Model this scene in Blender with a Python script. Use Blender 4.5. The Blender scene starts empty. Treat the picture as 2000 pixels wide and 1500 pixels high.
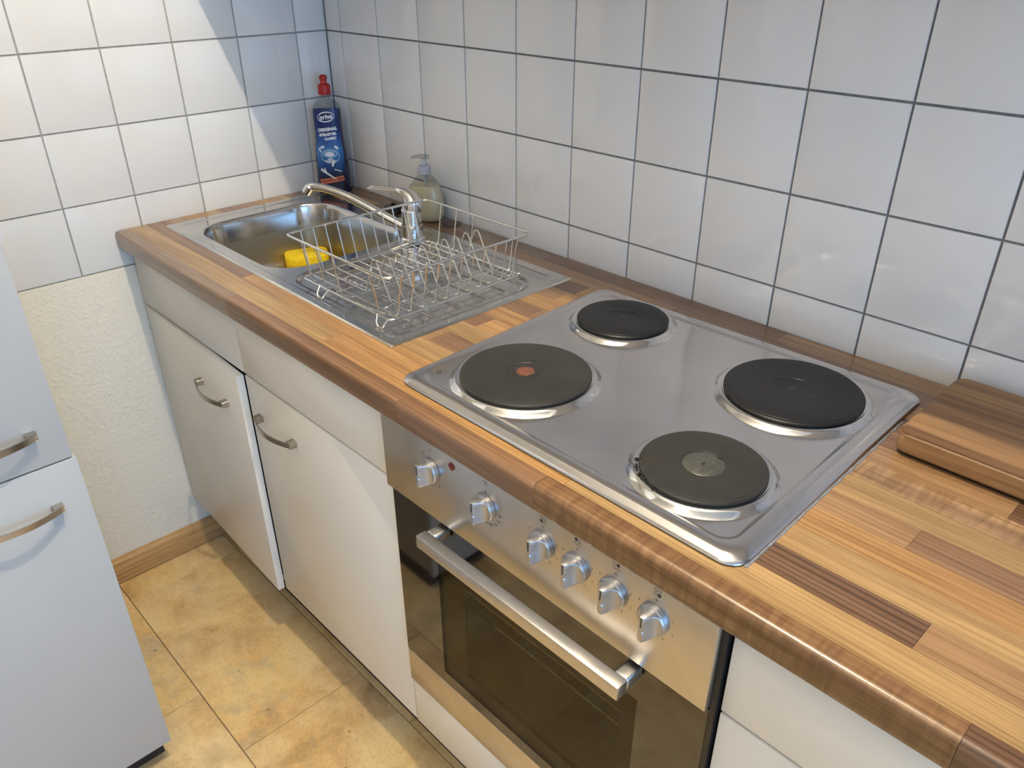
import bpy, bmesh, math, random
import numpy as np
from mathutils import Vector, Matrix
random.seed(7)
PI = math.pi
scn = bpy.context.scene
C = scn.collection

# ------------------------------------------------------------------ camera
R = ((0.6912036656, 0.7226540511, -0.0029351392),
     (0.3593780142, -0.3472557133, -0.8661760286),
     (-0.6269648599, 0.5976492215, -0.4997303998))
cam = bpy.data.cameras.new('camera'); camo = bpy.data.objects.new('camera', cam); C.objects.link(camo)
mw = Matrix.Identity(4)
for i in range(3):
    mw[i][0] = R[0][i]; mw[i][1] = -R[1][i]; mw[i][2] = -R[2][i]
mw[0][3], mw[1][3], mw[2][3] = 1.8739175, -1.1553026, 1.4744581
camo.matrix_world = mw
cam.sensor_fit = 'HORIZONTAL'; cam.sensor_width = 36
cam.lens = 1545.41 / 2000 * 36
cam.shift_x = 0.0001; cam.shift_y = 28.13 / 2000
cam.clip_start = .02
scn.camera = camo

# ------------------------------------------------------------------ light
scn.view_settings.view_transform = 'Standard'
scn.view_settings.look = 'None'
scn.view_settings.exposure = 0.12
scn.view_settings.gamma = 1.0
scn.view_settings.use_curve_mapping = False
w = bpy.data.worlds.new('sky'); scn.world = w; w.use_nodes = True
bg = w.node_tree.nodes['Background']
bg.inputs[0].default_value = (.26, .55, 1.0, 1); bg.inputs[1].default_value = 6.0
# the window the daylight comes through (a portal only guides the sky's light)
WY0, WY1, WZ0, WZ1, WX = -2.30, -.70, .25, 2.20, 4.2
pl = bpy.data.lights.new('window_portal', 'AREA'); pl.shape = 'RECTANGLE'; pl.size = WY1 - WY0; pl.size_y = WZ1 - WZ0
pl.cycles.is_portal = True
po = bpy.data.objects.new('window_portal', pl); C.objects.link(po)
po.location = (WX + .02, (WY0 + WY1) / 2, (WZ0 + WZ1) / 2)
po.rotation_euler = Matrix(((0, 0, 1), (1, 0, 0), (0, 1, 0))).to_euler()
LAMP = (1.34, -.66, 2.36)
ll = bpy.data.lights.new('lamp_bulb', 'POINT'); ll.energy = 54; ll.color = (1, .88, .67); ll.shadow_soft_size = .014
lo = bpy.data.objects.new('lamp_bulb', ll); C.objects.link(lo); lo.location = LAMP
FILL_LAMP = (1.50, -1.45, 2.30)          # unseen soft fill lamp, added to brighten the cabinet doors
l2 = bpy.data.lights.new('fill_bulb', 'POINT'); l2.energy = 9; l2.color = (1, .80, .56); l2.shadow_soft_size = .20
lo2 = bpy.data.objects.new('fill_bulb', l2); C.objects.link(lo2); lo2.location = FILL_LAMP

# ------------------------------------------------------------------ helpers
def new_mat(name):
    m = bpy.data.materials.new(name); m.use_nodes = True
    return m, m.node_tree.nodes, m.node_tree.links, m.node_tree.nodes['Principled BSDF']

def N(nd, t, **k):
    n = nd.new(t)
    for a, b in k.items(): setattr(n, a, b)
    return n

def mapping(nd, lk, scale, rnd=0.0, coord='Object'):
    tc = N(nd, 'ShaderNodeTexCoord'); mp = N(nd, 'ShaderNodeMapping'); mp.inputs['Scale'].default_value = scale
    if rnd:
        oi = N(nd, 'ShaderNodeObjectInfo'); mul = N(nd, 'ShaderNodeVectorMath', operation='SCALE')
        cb = N(nd, 'ShaderNodeCombineXYZ')
        m2 = N(nd, 'ShaderNodeMath', operation='MULTIPLY'); m2.inputs[1].default_value = 3.7
        lk.new(oi.outputs['Random'], cb.inputs[0]); lk.new(oi.outputs['Random'], m2.inputs[0]); lk.new(m2.outputs[0], cb.inputs[1])
        lk.new(m2.outputs[0], cb.inputs[2])
        lk.new(cb.outputs[0], mul.inputs[0]); mul.inputs['Scale'].default_value = rnd
        add = N(nd, 'ShaderNodeVectorMath', operation='ADD')
        lk.new(tc.outputs[coord], add.inputs[0]); lk.new(mul.outputs[0], add.inputs[1]); lk.new(add.outputs[0], mp.inputs[0])
    else:
        lk.new(tc.outputs[coord], mp.inputs[0])
    return mp.outputs[0]

def noise(nd, lk, vec, scale, detail=4, rough=.5, dist=0):
    n = N(nd, 'ShaderNodeTexNoise'); n.inputs['Scale'].default_value = scale; n.inputs['Detail'].default_value = detail
    n.inputs['Roughness'].default_value = rough; n.inputs['Distortion'].default_value = dist
    lk.new(vec, n.inputs['Vector']); return n.outputs['Fac']

def ramp(nd, lk, fac, stops):
    r = N(nd, 'ShaderNodeValToRGB')
    while len(r.color_ramp.elements) < len(stops): r.color_ramp.elements.new(.5)
    for e, (p, c) in zip(r.color_ramp.elements, stops):
        e.position = p; e.color = tuple(c) + (1,) if len(c) == 3 else c
    lk.new(fac, r.inputs[0]); return r.outputs[0]

def mix(nd, lk, fac, a, b, mode='MIX'):
    m = N(nd, 'ShaderNodeMix', data_type='RGBA', blend_type=mode)
    for s, v in ((m.inputs[0], fac), (m.inputs[6], a), (m.inputs[7], b)):
        if isinstance(v, (int, float)): s.default_value = v
        elif isinstance(v, tuple): s.default_value = v + (1,) if len(v) == 3 else v
        else: lk.new(v, s)
    return m.outputs[2]

def bump(nd, lk, p, h, strength, dist=.001):
    b = N(nd, 'ShaderNodeBump'); b.inputs['Strength'].default_value = strength; b.inputs['Distance'].default_value = dist
    lk.new(h, b.inputs['Height']); lk.new(b.outputs[0], p.inputs['Normal'])

def plain(name, col, rough=.5, metal=0.0, spec=.5, coat=0.0, nscale=0, namt=0.0, bmp=0.0, trans=0.0, ior=1.45):
    m, nd, lk, p = new_mat(name)
    p.inputs['Base Color'].default_value = col + (1,); p.inputs['Roughness'].default_value = rough
    p.inputs['Metallic'].default_value = metal; p.inputs['Specular IOR Level'].default_value = spec
    p.inputs['Coat Weight'].default_value = coat; p.inputs['Transmission Weight'].default_value = trans
    p.inputs['IOR'].default_value = ior
    if nscale:
        v = mapping(nd, lk, (1, 1, 1)); f = noise(nd, lk, v, nscale, 5, .6)
        c2 = tuple(max(0, x * (1 - namt)) for x in col); c3 = tuple(min(1, x * (1 + namt)) for x in col)
        lk.new(ramp(nd, lk, f, [(.3, c2), (.7, c3)]), p.inputs['Base Color'])
        if bmp: bump(nd, lk, p, f, bmp)
    return m

def mesh_obj(name, verts, faces, mat=None, parent=None, smooth=False, loc=None):
    me = bpy.data.meshes.new(name); me.from_pydata([tuple(v) for v in verts], [], faces); me.update()
    return link(name, me, mat, parent, smooth, loc)

def link(name, me, mat=None, parent=None, smooth=False, loc=None):
    if mat and not me.materials: me.materials.append(mat)
    if smooth:
        me.polygons.foreach_set('use_smooth', [True] * len(me.polygons))
    o = bpy.data.objects.new(name, me); C.objects.link(o)
    if parent: o.parent = parent
    if loc: o.location = loc
    return o

def bm_obj(name, bm, mat, parent=None, smooth=False, angle=None, loc=None):
    bmesh.ops.recalc_face_normals(bm, faces=bm.faces)
    me = bpy.data.meshes.new(name); bm.to_mesh(me); bm.free()
    if angle is not None:
        me.polygons.foreach_set('use_smooth', [True] * len(me.polygons)); me.set_sharp_from_angle(angle=math.radians(angle))
    return link(name, me, mat, parent, smooth, loc)

def bbox(bm, x0, x1, y0, y1, z0, z1, bev=0.0, seg=2):
    r = bmesh.ops.create_cube(bm, size=1)
    vs = r['verts']
    for v in vs:
        v.co = Vector((x0 if v.co.x < 0 else x1, y0 if v.co.y < 0 else y1, z0 if v.co.z < 0 else z1))
    if bev:
        es = list({e for v in vs for e in v.link_edges})
        bmesh.ops.bevel(bm, geom=es, offset=bev, segments=seg, affect='EDGES', profile=.5)

def box(name, x0, x1, y0, y1, z0, z1, mat, parent=None, bev=0.0, seg=2):
    bm = bmesh.new(); bbox(bm, x0, x1, y0, y1, z0, z1, bev, seg)
    return bm_obj(name, bm, mat, parent, angle=40 if bev else None)

def lathe(name, prof, mat, parent=None, n=64, loc=(0, 0, 0), M=None, angle=35, sx=1, sy=1):
    """prof: (r, z) list, revolved about z"""
    vs, fs = [], []
    for r, z in prof:
        for k in range(n):
            a = 2 * PI * k / n; vs.append(Vector((r * math.cos(a) * sx, r * math.sin(a) * sy, z)))
    for i in range(len(prof) - 1):
        for k in range(n):
            k2 = (k + 1) % n
            fs.append((i * n + k, i * n + k2, (i + 1) * n + k2, (i + 1) * n + k))
    fs.append(tuple(range(n))[::-1]); fs.append(tuple((len(prof) - 1) * n + k for k in range(n)))
    if M: vs = [M @ v for v in vs]
    vs = [v + Vector(loc) for v in vs]
    me = bpy.data.meshes.new(name); me.from_pydata([tuple(v) for v in vs], [], fs)
    me.polygons.foreach_set('use_smooth', [True] * len(me.polygons)); me.set_sharp_from_angle(angle=math.radians(angle))
    return link(name, me, mat, parent)

def catmull(pts, n=8, closed=False):
    P = [Vector(p) for p in pts]; out = []
    L = len(P); rng = range(L if closed else L - 1)
    for i in rng:
        if closed: p0, p1, p2, p3 = P[(i - 1) % L], P[i], P[(i + 1) % L], P[(i + 2) % L]
        else: p0, p1, p2, p3 = P[max(i - 1, 0)], P[i], P[i + 1], P[min(i + 2, L - 1)]
        for k in range(n):
            t = k / n
            out.append(.5 * ((2 * p1) + (-p0 + p2) * t + (2 * p0 - 5 * p1 + 4 * p2 - p3) * t * t + (-p0 + 3 * p1 - 3 * p2 + p3) * t ** 3))
    if not closed: out.append(P[-1])
    return out

def fillet(pts, r, n=4, closed=False):
    """round the corners of a polyline"""
    P = [Vector(p) for p in pts]; out = []; L = len(P)
    for i in range(L):
        if not closed and i in (0, L - 1): out.append(P[i]); continue
        a, b, c = P[(i - 1) % L], P[i], P[(i + 1) % L]
        d1, d2 = (a - b), (c - b); rr = min(r, d1.length * .45, d2.length * .45)
        p1, p2 = b + d1.normalized() * rr, b + d2.normalized() * rr
        for k in range(n + 1):
            t = k / n; out.append((1 - t) ** 2 * p1 + 2 * t * (1 - t) * b + t * t * p2)
    return out

def tube_geo(pts, rad, n=8, closed=False, flat=None):
    P = [Vector(p) for p in pts]; L = len(P); vs, fs = [], []
    up = None
    for i in range(L):
        a = P[(i - 1) % L] if (closed or i) else P[i]; b = P[(i + 1) % L] if (closed or i < L - 1) else P[i]
        t = (b - a).normalized()
        if up is None:
            up = Vector((0, 0, 1)) if abs(t.z) < .9 else Vector((1, 0, 0))
        u = (up - t * up.dot(t)).normalized(); up = u
        s = t.cross(u)
        r = rad[i] if isinstance(rad, (list, tuple)) else rad
        for k in range(n):
            an = 2 * PI * k / n
            fx, fy = (flat if flat else (1, 1))
            vs.append(P[i] + s * (math.cos(an) * r * fx) + u * (math.sin(an) * r * fy))
    for i in range(L if closed else L - 1):
        j = (i + 1) % L
        for k in range(n):
            k2 = (k + 1) % n
            fs.append((i * n + k, j * n + k, j * n + k2, i * n + k2))
    if not closed:
        fs.append(tuple(range(n))); fs.append(tuple((L - 1) * n + k for k in range(n))[::-1])
    return vs, fs

def tube(name, pts, rad, mat, parent=None, n=8, closed=False, flat=None):
    vs, fs = tube_geo(pts, rad, n, closed, flat)
    o = mesh_obj(name, vs, fs, mat, parent)
    me = o.data
    me.polygons.foreach_set('use_smooth', [True] * len(me.polygons)); me.set_sharp_from_angle(angle=math.radians(50))
    return o

def prism(name, pts2, z0, z1, mat, parent=None, bev=0.0, angle=40):
    bm = bmesh.new()
    vs = [bm.verts.new((x, y, z0)) for x, y in pts2]; f = bm.faces.new(vs)
    r = bmesh.ops.extrude_face_region(bm, geom=[f]); nv = [e for e in r['geom'] if isinstance(e, bmesh.types.BMVert)]
    for v in nv: v.co.z = z1
    if bev:
        es = [e for e in bm.edges if abs(e.verts[0].co.z - z1) < 1e-7 and abs(e.verts[1].co.z - z1) < 1e-7]
        bmesh.ops.bevel(bm, geom=es, offset=bev, segments=3, affect='EDGES', profile=.5)
    return bm_obj(name, bm, mat, parent, angle=angle)

def rrect(x0, x1, y0, y1, r, n=6):
    out = []
    for cx, cy, a0 in ((x1 - r, y1 - r, 0), (x0 + r, y1 - r, 90), (x0 + r, y0 + r, 180), (x1 - r, y0 + r, 270)):
        for k in range(n + 1):
            a = math.radians(a0 + 90 * k / n); out.append((cx + r * math.cos(a), cy + r * math.sin(a)))
    return out

def empty(name, loc, label, cat, group=None, rotz=0):
    o = bpy.data.objects.new(name, None); C.objects.link(o); o.location = loc; o.rotation_euler.z = rotz
    o.empty_display_size = .05
    o['label'] = label; o['category'] = cat
    if group: o['group'] = group
    return o

def adopt(root):
    """children were built in world coordinates: shift them under the root"""
    bpy.context.view_layer.update()
    inv = root.matrix_world.inverted()
    for ch in root.children: ch.matrix_parent_inverse = inv

def tag(o, label=None, cat=None, group=None, kind=None):
    if label: o['label'] = label
    if cat: o['category'] = cat
    if group: o['group'] = group
    if kind: o['kind'] = kind
    return o

def text_geo(s, size, bold=0.0, shear=0.0):
    """2D lettering as (verts, faces), centred, from Blender's own font"""
    cu = bpy.data.curves.new('t', 'FONT'); cu.body = s; cu.size = size; cu.align_x = 'CENTER'; cu.align_y = 'CENTER'
    cu.offset = bold; cu.shear = shear; cu.resolution_u = 2
    o = bpy.data.objects.new('t', cu); C.objects.link(o)
    dg = bpy.context.evaluated_depsgraph_get(); dg.update()
    me = bpy.data.meshes.new_from_object(o.evaluated_get(dg))
    vs = [v.co.copy() for v in me.vertices]; fs = [tuple(p.vertices) for p in me.polygons]
    bpy.data.objects.remove(o); bpy.data.curves.remove(cu); bpy.data.meshes.remove(me)
    return vs, fs

# ------------------------------------------------------------------ materials
def mat_tile():
    m, nd, lk, p = new_mat('glazed_tile')
    v = mapping(nd, lk, (1, 1, 1), rnd=9)
    oi = N(nd, 'ShaderNodeObjectInfo')
    c = ramp(nd, lk, oi.outputs['Random'], [(0, (.74, .735, .73)), (1, (.79, .785, .775))])
    lk.new(c, p.inputs['Base Color'])
    p.inputs['Roughness'].default_value = .09; p.inputs['IOR'].default_value = 1.68
    f = noise(nd, lk, v, 14, 2, .5); bump(nd, lk, p, f, .35, .0012)
    return m
M_tile = mat_tile()
M_grout = plain('grey_grout', (.20, .195, .195), .9, nscale=160, namt=.25)
M_grout_l = plain('light_grey_grout', (.36, .35, .33), .9, nscale=160, namt=.2)

def mat_plaster():
    m, nd, lk, p = new_mat('white_woodchip_plaster')
    p.inputs['Base Color'].default_value = (.86, .81, .69, 1); p.inputs['Roughness'].default_value = .85
    v = mapping(nd, lk, (1, 1, 1)); f = noise(nd, lk, v, 95, 3, .45, .4)
    g = ramp(nd, lk, f, [(.45, (0, 0, 0)), (.68, (1, 1, 1))])
    bump(nd, lk, p, g, .55, .0018); return m
M_plaster = mat_plaster()
M_paint = plain('white_wall_paint', (.78, .77, .74), .9, nscale=20, namt=.03)

def mat_stone(name, base, rnd=13):
    m, nd, lk, p = new_mat(name)
    v = mapping(nd, lk, (1, 1, 1), rnd=rnd)
    big = noise(nd, lk, v, 3.6, 4, .62, .15); mid = noise(nd, lk, v, 7, 7, .7, .25); fine = noise(nd, lk, v, 120, 4, .7)
    c = ramp(nd, lk, big, [(.30, tuple(x * .62 for x in base)), (.45, base), (.60, (base[0] * 1.02, base[1] * .97, base[2] * .80)), (.72, (base[0] * .70, base[1] * .76, base[2] * .92))])
    c2 = ramp(nd, lk, mid, [(.42, (1, 1, 1)), (.56, (.86, .76, .66)), (.68, (.58, .47, .37))])
    c = mix(nd, lk, .8, c, c2, 'MULTIPLY')
    c3 = ramp(nd, lk, fine, [(.30, (.72, .66, .6)), (.5, (1, 1, 1))])
    c = mix(nd, lk, .55, c, c3, 'MULTIPLY')
    sp = N(nd, 'ShaderNodeTexVoronoi'); sp.inputs['Scale'].default_value = 15; lk.new(v, sp.inputs['Vector'])
    s = ramp(nd, lk, sp.outputs['Distance'], [(.03, (.30, .18, .08)), (.075, (1, 1, 1))])
    c = mix(nd, lk, .7, c, s, 'MULTIPLY')
    lk.new(c, p.inputs['Base Color']); p.inputs['Roughness'].default_value = .42
    bump(nd, lk, p, fine, .15, .0008); return m
M_floor = mat_stone('beige_stone_floor', (.84, .63, .34))
M_floorgap = plain('dark_floor_joint', (.09, .065, .04), .9)

def mat_wood(name, dark, light, ring=0.0, scale=1.0, rough=.30, rnd=31.0, along=0, coat=.35, wav=0.0):
    m, nd, lk, p = new_mat(name)
    st = [1, 1, 1]; s = (2.2 * scale, 42 * scale, 42 * scale)
    if along == 1: s = (s[1], s[0], s[1])
    v = mapping(nd, lk, s, rnd=rnd)
    v2 = mapping(nd, lk, tuple(x * .22 for x in s), rnd=rnd * 1.3)
    f = noise(nd, lk, v, 2.0, 6, .62, .5); g = noise(nd, lk, v2, 2.0, 3, .5, 1.2)
    c = ramp(nd, lk, f, [(.34, dark), (.47, tuple((a + b) / 2 for a, b in zip(dark, light))), (.58, light)])
    v4 = mapping(nd, lk, tuple(x * k for x, k in zip(s, (1.1, 3.6, 3.6) if along == 0 else (3.6, 1.1, 3.6))), rnd=rnd); f4 = noise(nd, lk, v4, 2.0, 4, .6, .2)
    c = mix(nd, lk, .6, c, ramp(nd, lk, f4, [(.38, (.58, .50, .43)), (.52, (1.05, 1.05, 1.05))]), 'MULTIPLY')
    if ring:
        wv = N(nd, 'ShaderNodeTexWave', wave_type='BANDS', bands_direction='Y' if along == 0 else 'X'); wv.inputs['Scale'].default_value = 4.2
        wv.inputs['Distortion'].default_value = 9.0; wv.inputs['Detail'].default_value = 2; wv.inputs['Detail Scale'].default_value = .45
        lk.new(v2, wv.inputs['Vector'])
        rr = ramp(nd, lk, wv.outputs['Fac'], [(.0, tuple(x * .60 for x in dark)), (.55, light)])
        c = mix(nd, lk, ring, c, rr)
    if wav:
        v3 = mapping(nd, lk, (62, 9, 9), rnd=rnd); h = noise(nd, lk, v3, 1.5, 2, .5, .8)
        hh = ramp(nd, lk, h, [(.38, (.62, .55, .5)), (.58, (1, 1, 1))])
        c = mix(nd, lk, wav, c, hh, 'MULTIPLY')
    gg = ramp(nd, lk, g, [(.35, (.66, .61, .56)), (.60, (1.0, 1.0, 1.0))])
    c = mix(nd, lk, .75, c, gg, 'MULTIPLY')
    lk.new(c, p.inputs['Base Color']); p.inputs['Roughness'].default_value = rough
    p.inputs['Coat Weight'].default_value = coat; p.inputs['Coat Roughness'].default_value = .22
    bump(nd, lk, p, f, .08, .0005); return m
W = {
 'light':  mat_wood('stave_light', (.345, .212, .088), (.445, .287, .124)),
 'honey':  mat_wood('stave_honey', (0.336, 0.172, 0.059), (0.496, 0.284, 0.109), ring=.25),
 'tan':    mat_wood('stave_tan', (0.272, 0.148, 0.066), (0.400, 0.240, 0.118), ring=.2),
 'wavy':   mat_wood('stave_wavy', (0.320, 0.188, 0.088), (0.440, 0.272, 0.139), wav=.75),
 'brown':  mat_wood('stave_brown', (0.160, 0.082, 0.040), (0.272, 0.148, 0.074), ring=.3),
 'walnut': mat_wood('stave_walnut', (0.092, 0.046, 0.024), (0.188, 0.102, 0.055), ring=.65),
 'wavybrown': mat_wood('stave_wavy_brown', (0.168, 0.084, 0.034), (0.288, 0.160, 0.071), wav=.7, ring=.2),
 'grey':   mat_wood('stave_grey_brown', (0.176, 0.114, 0.076), (0.288, 0.196, 0.130), ring=.2),
}
M_core = plain('worktop_core', (.12, .07, .04), .8)
M_board = mat_wood('board_wood', (.20, .098, .036), (.36, .20, .085), ring=.0, scale=.42, rough=.5, coat=.05)
M_skirt = mat_wood('skirting_wood', (.50, .29, .11), (.62, .38, .155), scale=.8, rough=.5, along=1, coat=.1)

def mat_metal(name, col, rough, sc=(3, 300, 3), var=.12, bmp=.05, smudge=.25):
    m, nd, lk, p = new_mat(name)
    v = mapping(nd, lk, sc); f = noise(nd, lk, v, 1.0, 3, .5)
    v2 = mapping(nd, lk, (1, 1, 1)); g = noise(nd, lk, v2, 12, 5, .65, .8)
    lk.new(ramp(nd, lk, g, [(.3, tuple(x * (1 - smudge * .5) for x in col)), (.65, col)]), p.inputs['Base Color'])
    p.inputs['Metallic'].default_value = 1.0
    mr = N(nd, 'ShaderNodeMapRange'); mr.inputs['To Min'].default_value = rough - var * .5; mr.inputs['To Max'].default_value = rough + var
    lk.new(g, mr.inputs[0]); lk.new(mr.outputs[0], p.inputs['Roughness'])
    if bmp: bump(nd, lk, p, f, bmp, .0004)
    return m
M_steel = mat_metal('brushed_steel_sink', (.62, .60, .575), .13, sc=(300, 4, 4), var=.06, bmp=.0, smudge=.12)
M_bowl = mat_metal('shaded_golden_steel_bowl', (.46, .42, .34), .33, sc=(4, 4, 260), var=.05, bmp=.0, smudge=.12)  # sink steel with shade and the sponge's golden reflection put into its colour
M_hob = mat_metal('hob_steel', (.66, .63, .62), .16, sc=(4, 260, 4), smudge=.10, var=.06, bmp=.0)
M_panel = mat_metal('panel_steel', (.62, .59, .56), .30, sc=(3, 3, 300), var=.08, bmp=.02)
M_chrome = plain('polished_chrome', (.80, .80, .80), .05, 1.0)
M_rim = plain('chrome_trim_ring', (.70, .68, .66), .09, 1.0)
M_wire = plain('chromed_wire', (.78, .77, .75), .12, 1.0)
M_nickel = plain('brushed_nickel', (.46, .42, .37), .26, 1.0, nscale=60, namt=.08)
M_alu = plain('satin_aluminium', (.60, .58, .56), .34, 1.0, nscale=200, namt=.05)
M_knob = plain('silver_plastic', (.46, .46, .48), .33, .9)
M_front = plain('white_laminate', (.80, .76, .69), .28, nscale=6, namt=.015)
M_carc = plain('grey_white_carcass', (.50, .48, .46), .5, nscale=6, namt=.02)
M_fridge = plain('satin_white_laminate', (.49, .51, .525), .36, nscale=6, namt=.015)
M_dark = plain('black_plastic', (.012, .012, .013), .35, nscale=40, namt=.2)
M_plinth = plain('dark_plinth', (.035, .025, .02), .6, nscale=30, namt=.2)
M_ink = plain('black_print', (.03, .03, .035), .6)
M_seal = plain('grey_sealing_strip', (.22, .23, .25), .8, nscale=150, namt=.25, bmp=.5)

def mat_plate(name, col, spot=.35, mscale=26):
    m, nd, lk, p = new_mat(name)
    v = mapping(nd, lk, (1, 1, 1), rnd=5); f = noise(nd, lk, v, mscale, 6, .65, .6); g = noise(nd, lk, v, 5, 3, .5)
    c = ramp(nd, lk, f, [(.25, tuple(x * (1 - spot) for x in col)), (.6, col), (.8, tuple(x * 1.25 for x in col))])
    c = mix(nd, lk, .5, c, ramp(nd, lk, g, [(.35, (.7, .68, .66)), (.65, (1.1, 1.08, 1.05))]), 'MULTIPLY')
    lk.new(c, p.inputs['Base Color']); p.inputs['Roughness'].default_value = .42; p.inputs['Specular IOR Level'].default_value = .32
    # the turned grooves of the cast iron
    tc = N(nd, 'ShaderNodeTexCoord'); wv = N(nd, 'ShaderNodeTexWave', wave_type='RINGS', rings_direction='Z'); wv.inputs['Scale'].default_value = 130
    wv.inputs['Distortion'].default_value = 0; lk.new(tc.outputs['Object'], wv.inputs['Vector'])
    bump(nd, lk, p, wv.outputs['Fac'], .12, .0004)
    return m
M_iron_g = mat_plate('cast_iron_grey', (.030, .0295, .027))
M_iron_b = mat_plate('cast_iron_black', (.011, .011, .0125), .25)
M_iron_c = plain('bare_iron_center', (.085, .085, .075), .35, .35, nscale=120, namt=.3)
M_red = plain('worn_red_paint', (.14, .05, .03), .6, nscale=160, namt=.55)
M_grime = plain('burnt_residue', (.022, .018, .014), .5, nscale=90, namt=.4)

def mat_glass(name, tint, mixf, rough=.04):
    m, nd, lk, p = new_mat(name)
    out = nd['Material Output']; p.inputs['Base Color'].default_value = (.01, .01, .01, 1); p.inputs['Roughness'].default_value = rough
    p.inputs['IOR'].default_value = 1.8
    t = N(nd, 'ShaderNodeBsdfTransparent'); t.inputs[0].default_value = tint + (1,)
    mx = N(nd, 'ShaderNodeMixShader'); mx.inputs[0].default_value = mixf
    lk.new(p.outputs[0], mx.inputs[1]); lk.new(t.outputs[0], mx.inputs[2]); lk.new(mx.outputs[0], out.inputs['Surface'])
    return m
M_ovenglass = mat_glass('smoked_oven_glass', (.80, .74, .58), .70)
M_blackglass = plain('black_glass', (.008, .007, .006), .045, 0, .5, ior=1.85)
M_enamel = plain('oven_enamel', (.42, .37, .25), .45, nscale=20, namt=.2)
M_clear = mat_glass('clear_plastic', (.93, .94, .94), .86, .08)

# ------------------------------------------------------------------ room
ZT = .912          # worktop surface
P_ = .153          # tile pitch
XE = 4.2
wall_back = box('wall_back', -.1, XE + .1, .0032, .12, 0, 2.5, M_grout); tag(wall_back, kind='structure')
wall_left = box('wall_left', -.12, -.0032, -2.6, .0032, 0, 2.5, M_grout_l); tag(wall_left, kind='structure')
plaster = box('plaster', -.0031, -.0002, -2.5, .0030, 0, .8262, M_plaster, wall_left)
wf = box('wall_front', -.1, XE + .1, -2.6, -2.5, 0, 2.5, M_paint); tag(wf, kind='structure')
ce = box('ceiling', -.1, XE + .1, -2.6, .12, 2.5, 2.6, M_paint); tag(ce, kind='structure')
bm = bmesh.new()
bbox(bm, XE, XE + .1, -2.5, WY0, 0, 2.5); bbox(bm, XE, XE + .1, WY1, .0032, 0, 2.5)
bbox(bm, XE, XE + .1, WY0, WY1, 0, WZ0); bbox(bm, XE, XE + .1, WY0, WY1, WZ1, 2.5)
wr = bm_obj('wall_right', bm, M_paint); tag(wr, kind='structure')
bm = bmesh.new()
for a in ((WY0, WY0 + .05, WZ0, WZ1), (WY1 - .05, WY1, WZ0, WZ1), (WY0 + .05, WY1 - .05, WZ0, WZ0 + .05), (WY0 + .05, WY1 - .05, WZ1 - .05, WZ1), ((WY0 + WY1) / 2 - .035, (WY0 + WY1) / 2 + .035, WZ0 + .05, WZ1 - .05)):
    bbox(bm, XE + .03, XE + .08, *a)
wi = bm_obj('window_1', bm, M_paint); tag(wi, kind='structure')

def tile_mesh(wd, hd, key={}):
    k = (round(wd, 4), round(hd, 4))
    if k in key: return key[k]
    g = .0017; t = .0030
    bm = bmesh.new(); bbox(bm, g, wd - g, 0, t + .0002, g, hd - g)
    es = [e for e in bm.edges if e.verts[0].co.y < 1e-6 and e.verts[1].co.y < 1e-6]
    bmesh.ops.bevel(bm, geom=es, offset=.0012, segments=2, affect='EDGES', profile=.6)
    bmesh.ops.recalc_face_normals(bm, faces=bm.faces)
    me = bpy.data.meshes.new('tile'); bm.to_mesh(me); bm.free()
    me.polygons.foreach_set('use_smooth', [True] * len(me.polygons)); me.set_sharp_from_angle(angle=math.radians(50))
    # keep the big face flat
    me.materials.append(M_tile); key[k] = me; return me

def lay(parent, cols, rows, left=False):
    for (a0, a1) in cols:
        for (z0, z1) in rows:
            o = bpy.data.objects.new('tile', tile_mesh(a1 - a0, z1 - z0)); C.objects.link(o); o.parent = parent
            tilt = (random.uniform(-.0022, .0022), random.uniform(-.0022, .0022))
            if left:
                o.location = (0, -a0, z0); o.rotation_euler = (tilt[0], tilt[1], PI / 2)
                o.location = (0, -a1, z0)
            else:
                o.location = (a0, 0, z0); o.rotation_euler = (tilt[0], 0, tilt[1])
ZA = 1.2867
zr = [ZA - 2 * P_ + i * P_ for i in range(0, 6)]           # joints above the worktop: .9807 ...
rows_b = [(.905, zr[0])] + [(zr[i], zr[i + 1]) for i in range(4)]
xj = [.0642 + P_ * i for i in range(0, 15)]
cols_b = [(.001, xj[0])] + [(xj[i], xj[i + 1]) for i in range(14)]
lay(wall_back, cols_b, rows_b)
zl = [ZA - 3 * P_ + i * P_ for i in range(0, 6)]
rows_l = [(zl[i], zl[i + 1]) for i in range(5)]
yj = [.0844 + P_ * i for i in range(0, 8)]
cols_l = [(.0, yj[0])] + [(yj[i], yj[i + 1]) for i in range(7)]
lay(wall_left, cols_l, rows_l, True)

# floor of rectangular tiles
floor = box('floor', -.1, XE + .1, -2.6, .12, -.05, -.0022, M_floorgap); tag(floor, kind='structure')
fm = {}
def floor_tile(x0, x1, y0, y1):
    k = (round(x1 - x0, 3), round(y1 - y0, 3))
    if k not in fm:
        bm = bmesh.new(); bbox(bm, .0006, k[0] - .0006, .0006, k[1] - .0006, -.0025, 0)
        es = [e for e in bm.edges if e.verts[0].co.z > -1e-6 and e.verts[1].co.z > -1e-6]
        bmesh.ops.bevel(bm, geom=es, offset=.0007, segments=1, affect='EDGES')
        bmesh.ops.recalc_face_normals(bm, faces=bm.faces)
        me = bpy.data.meshes.new('floor_tile'); bm.to_mesh(me); bm.free(); me.materials.append(M_floor); fm[k] = me
    o = bpy.data.objects.new('tile', fm[k]); C.objects.link(o); o.parent = floor; o.location = (x0, y0, 0)
FP = .2955
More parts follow.
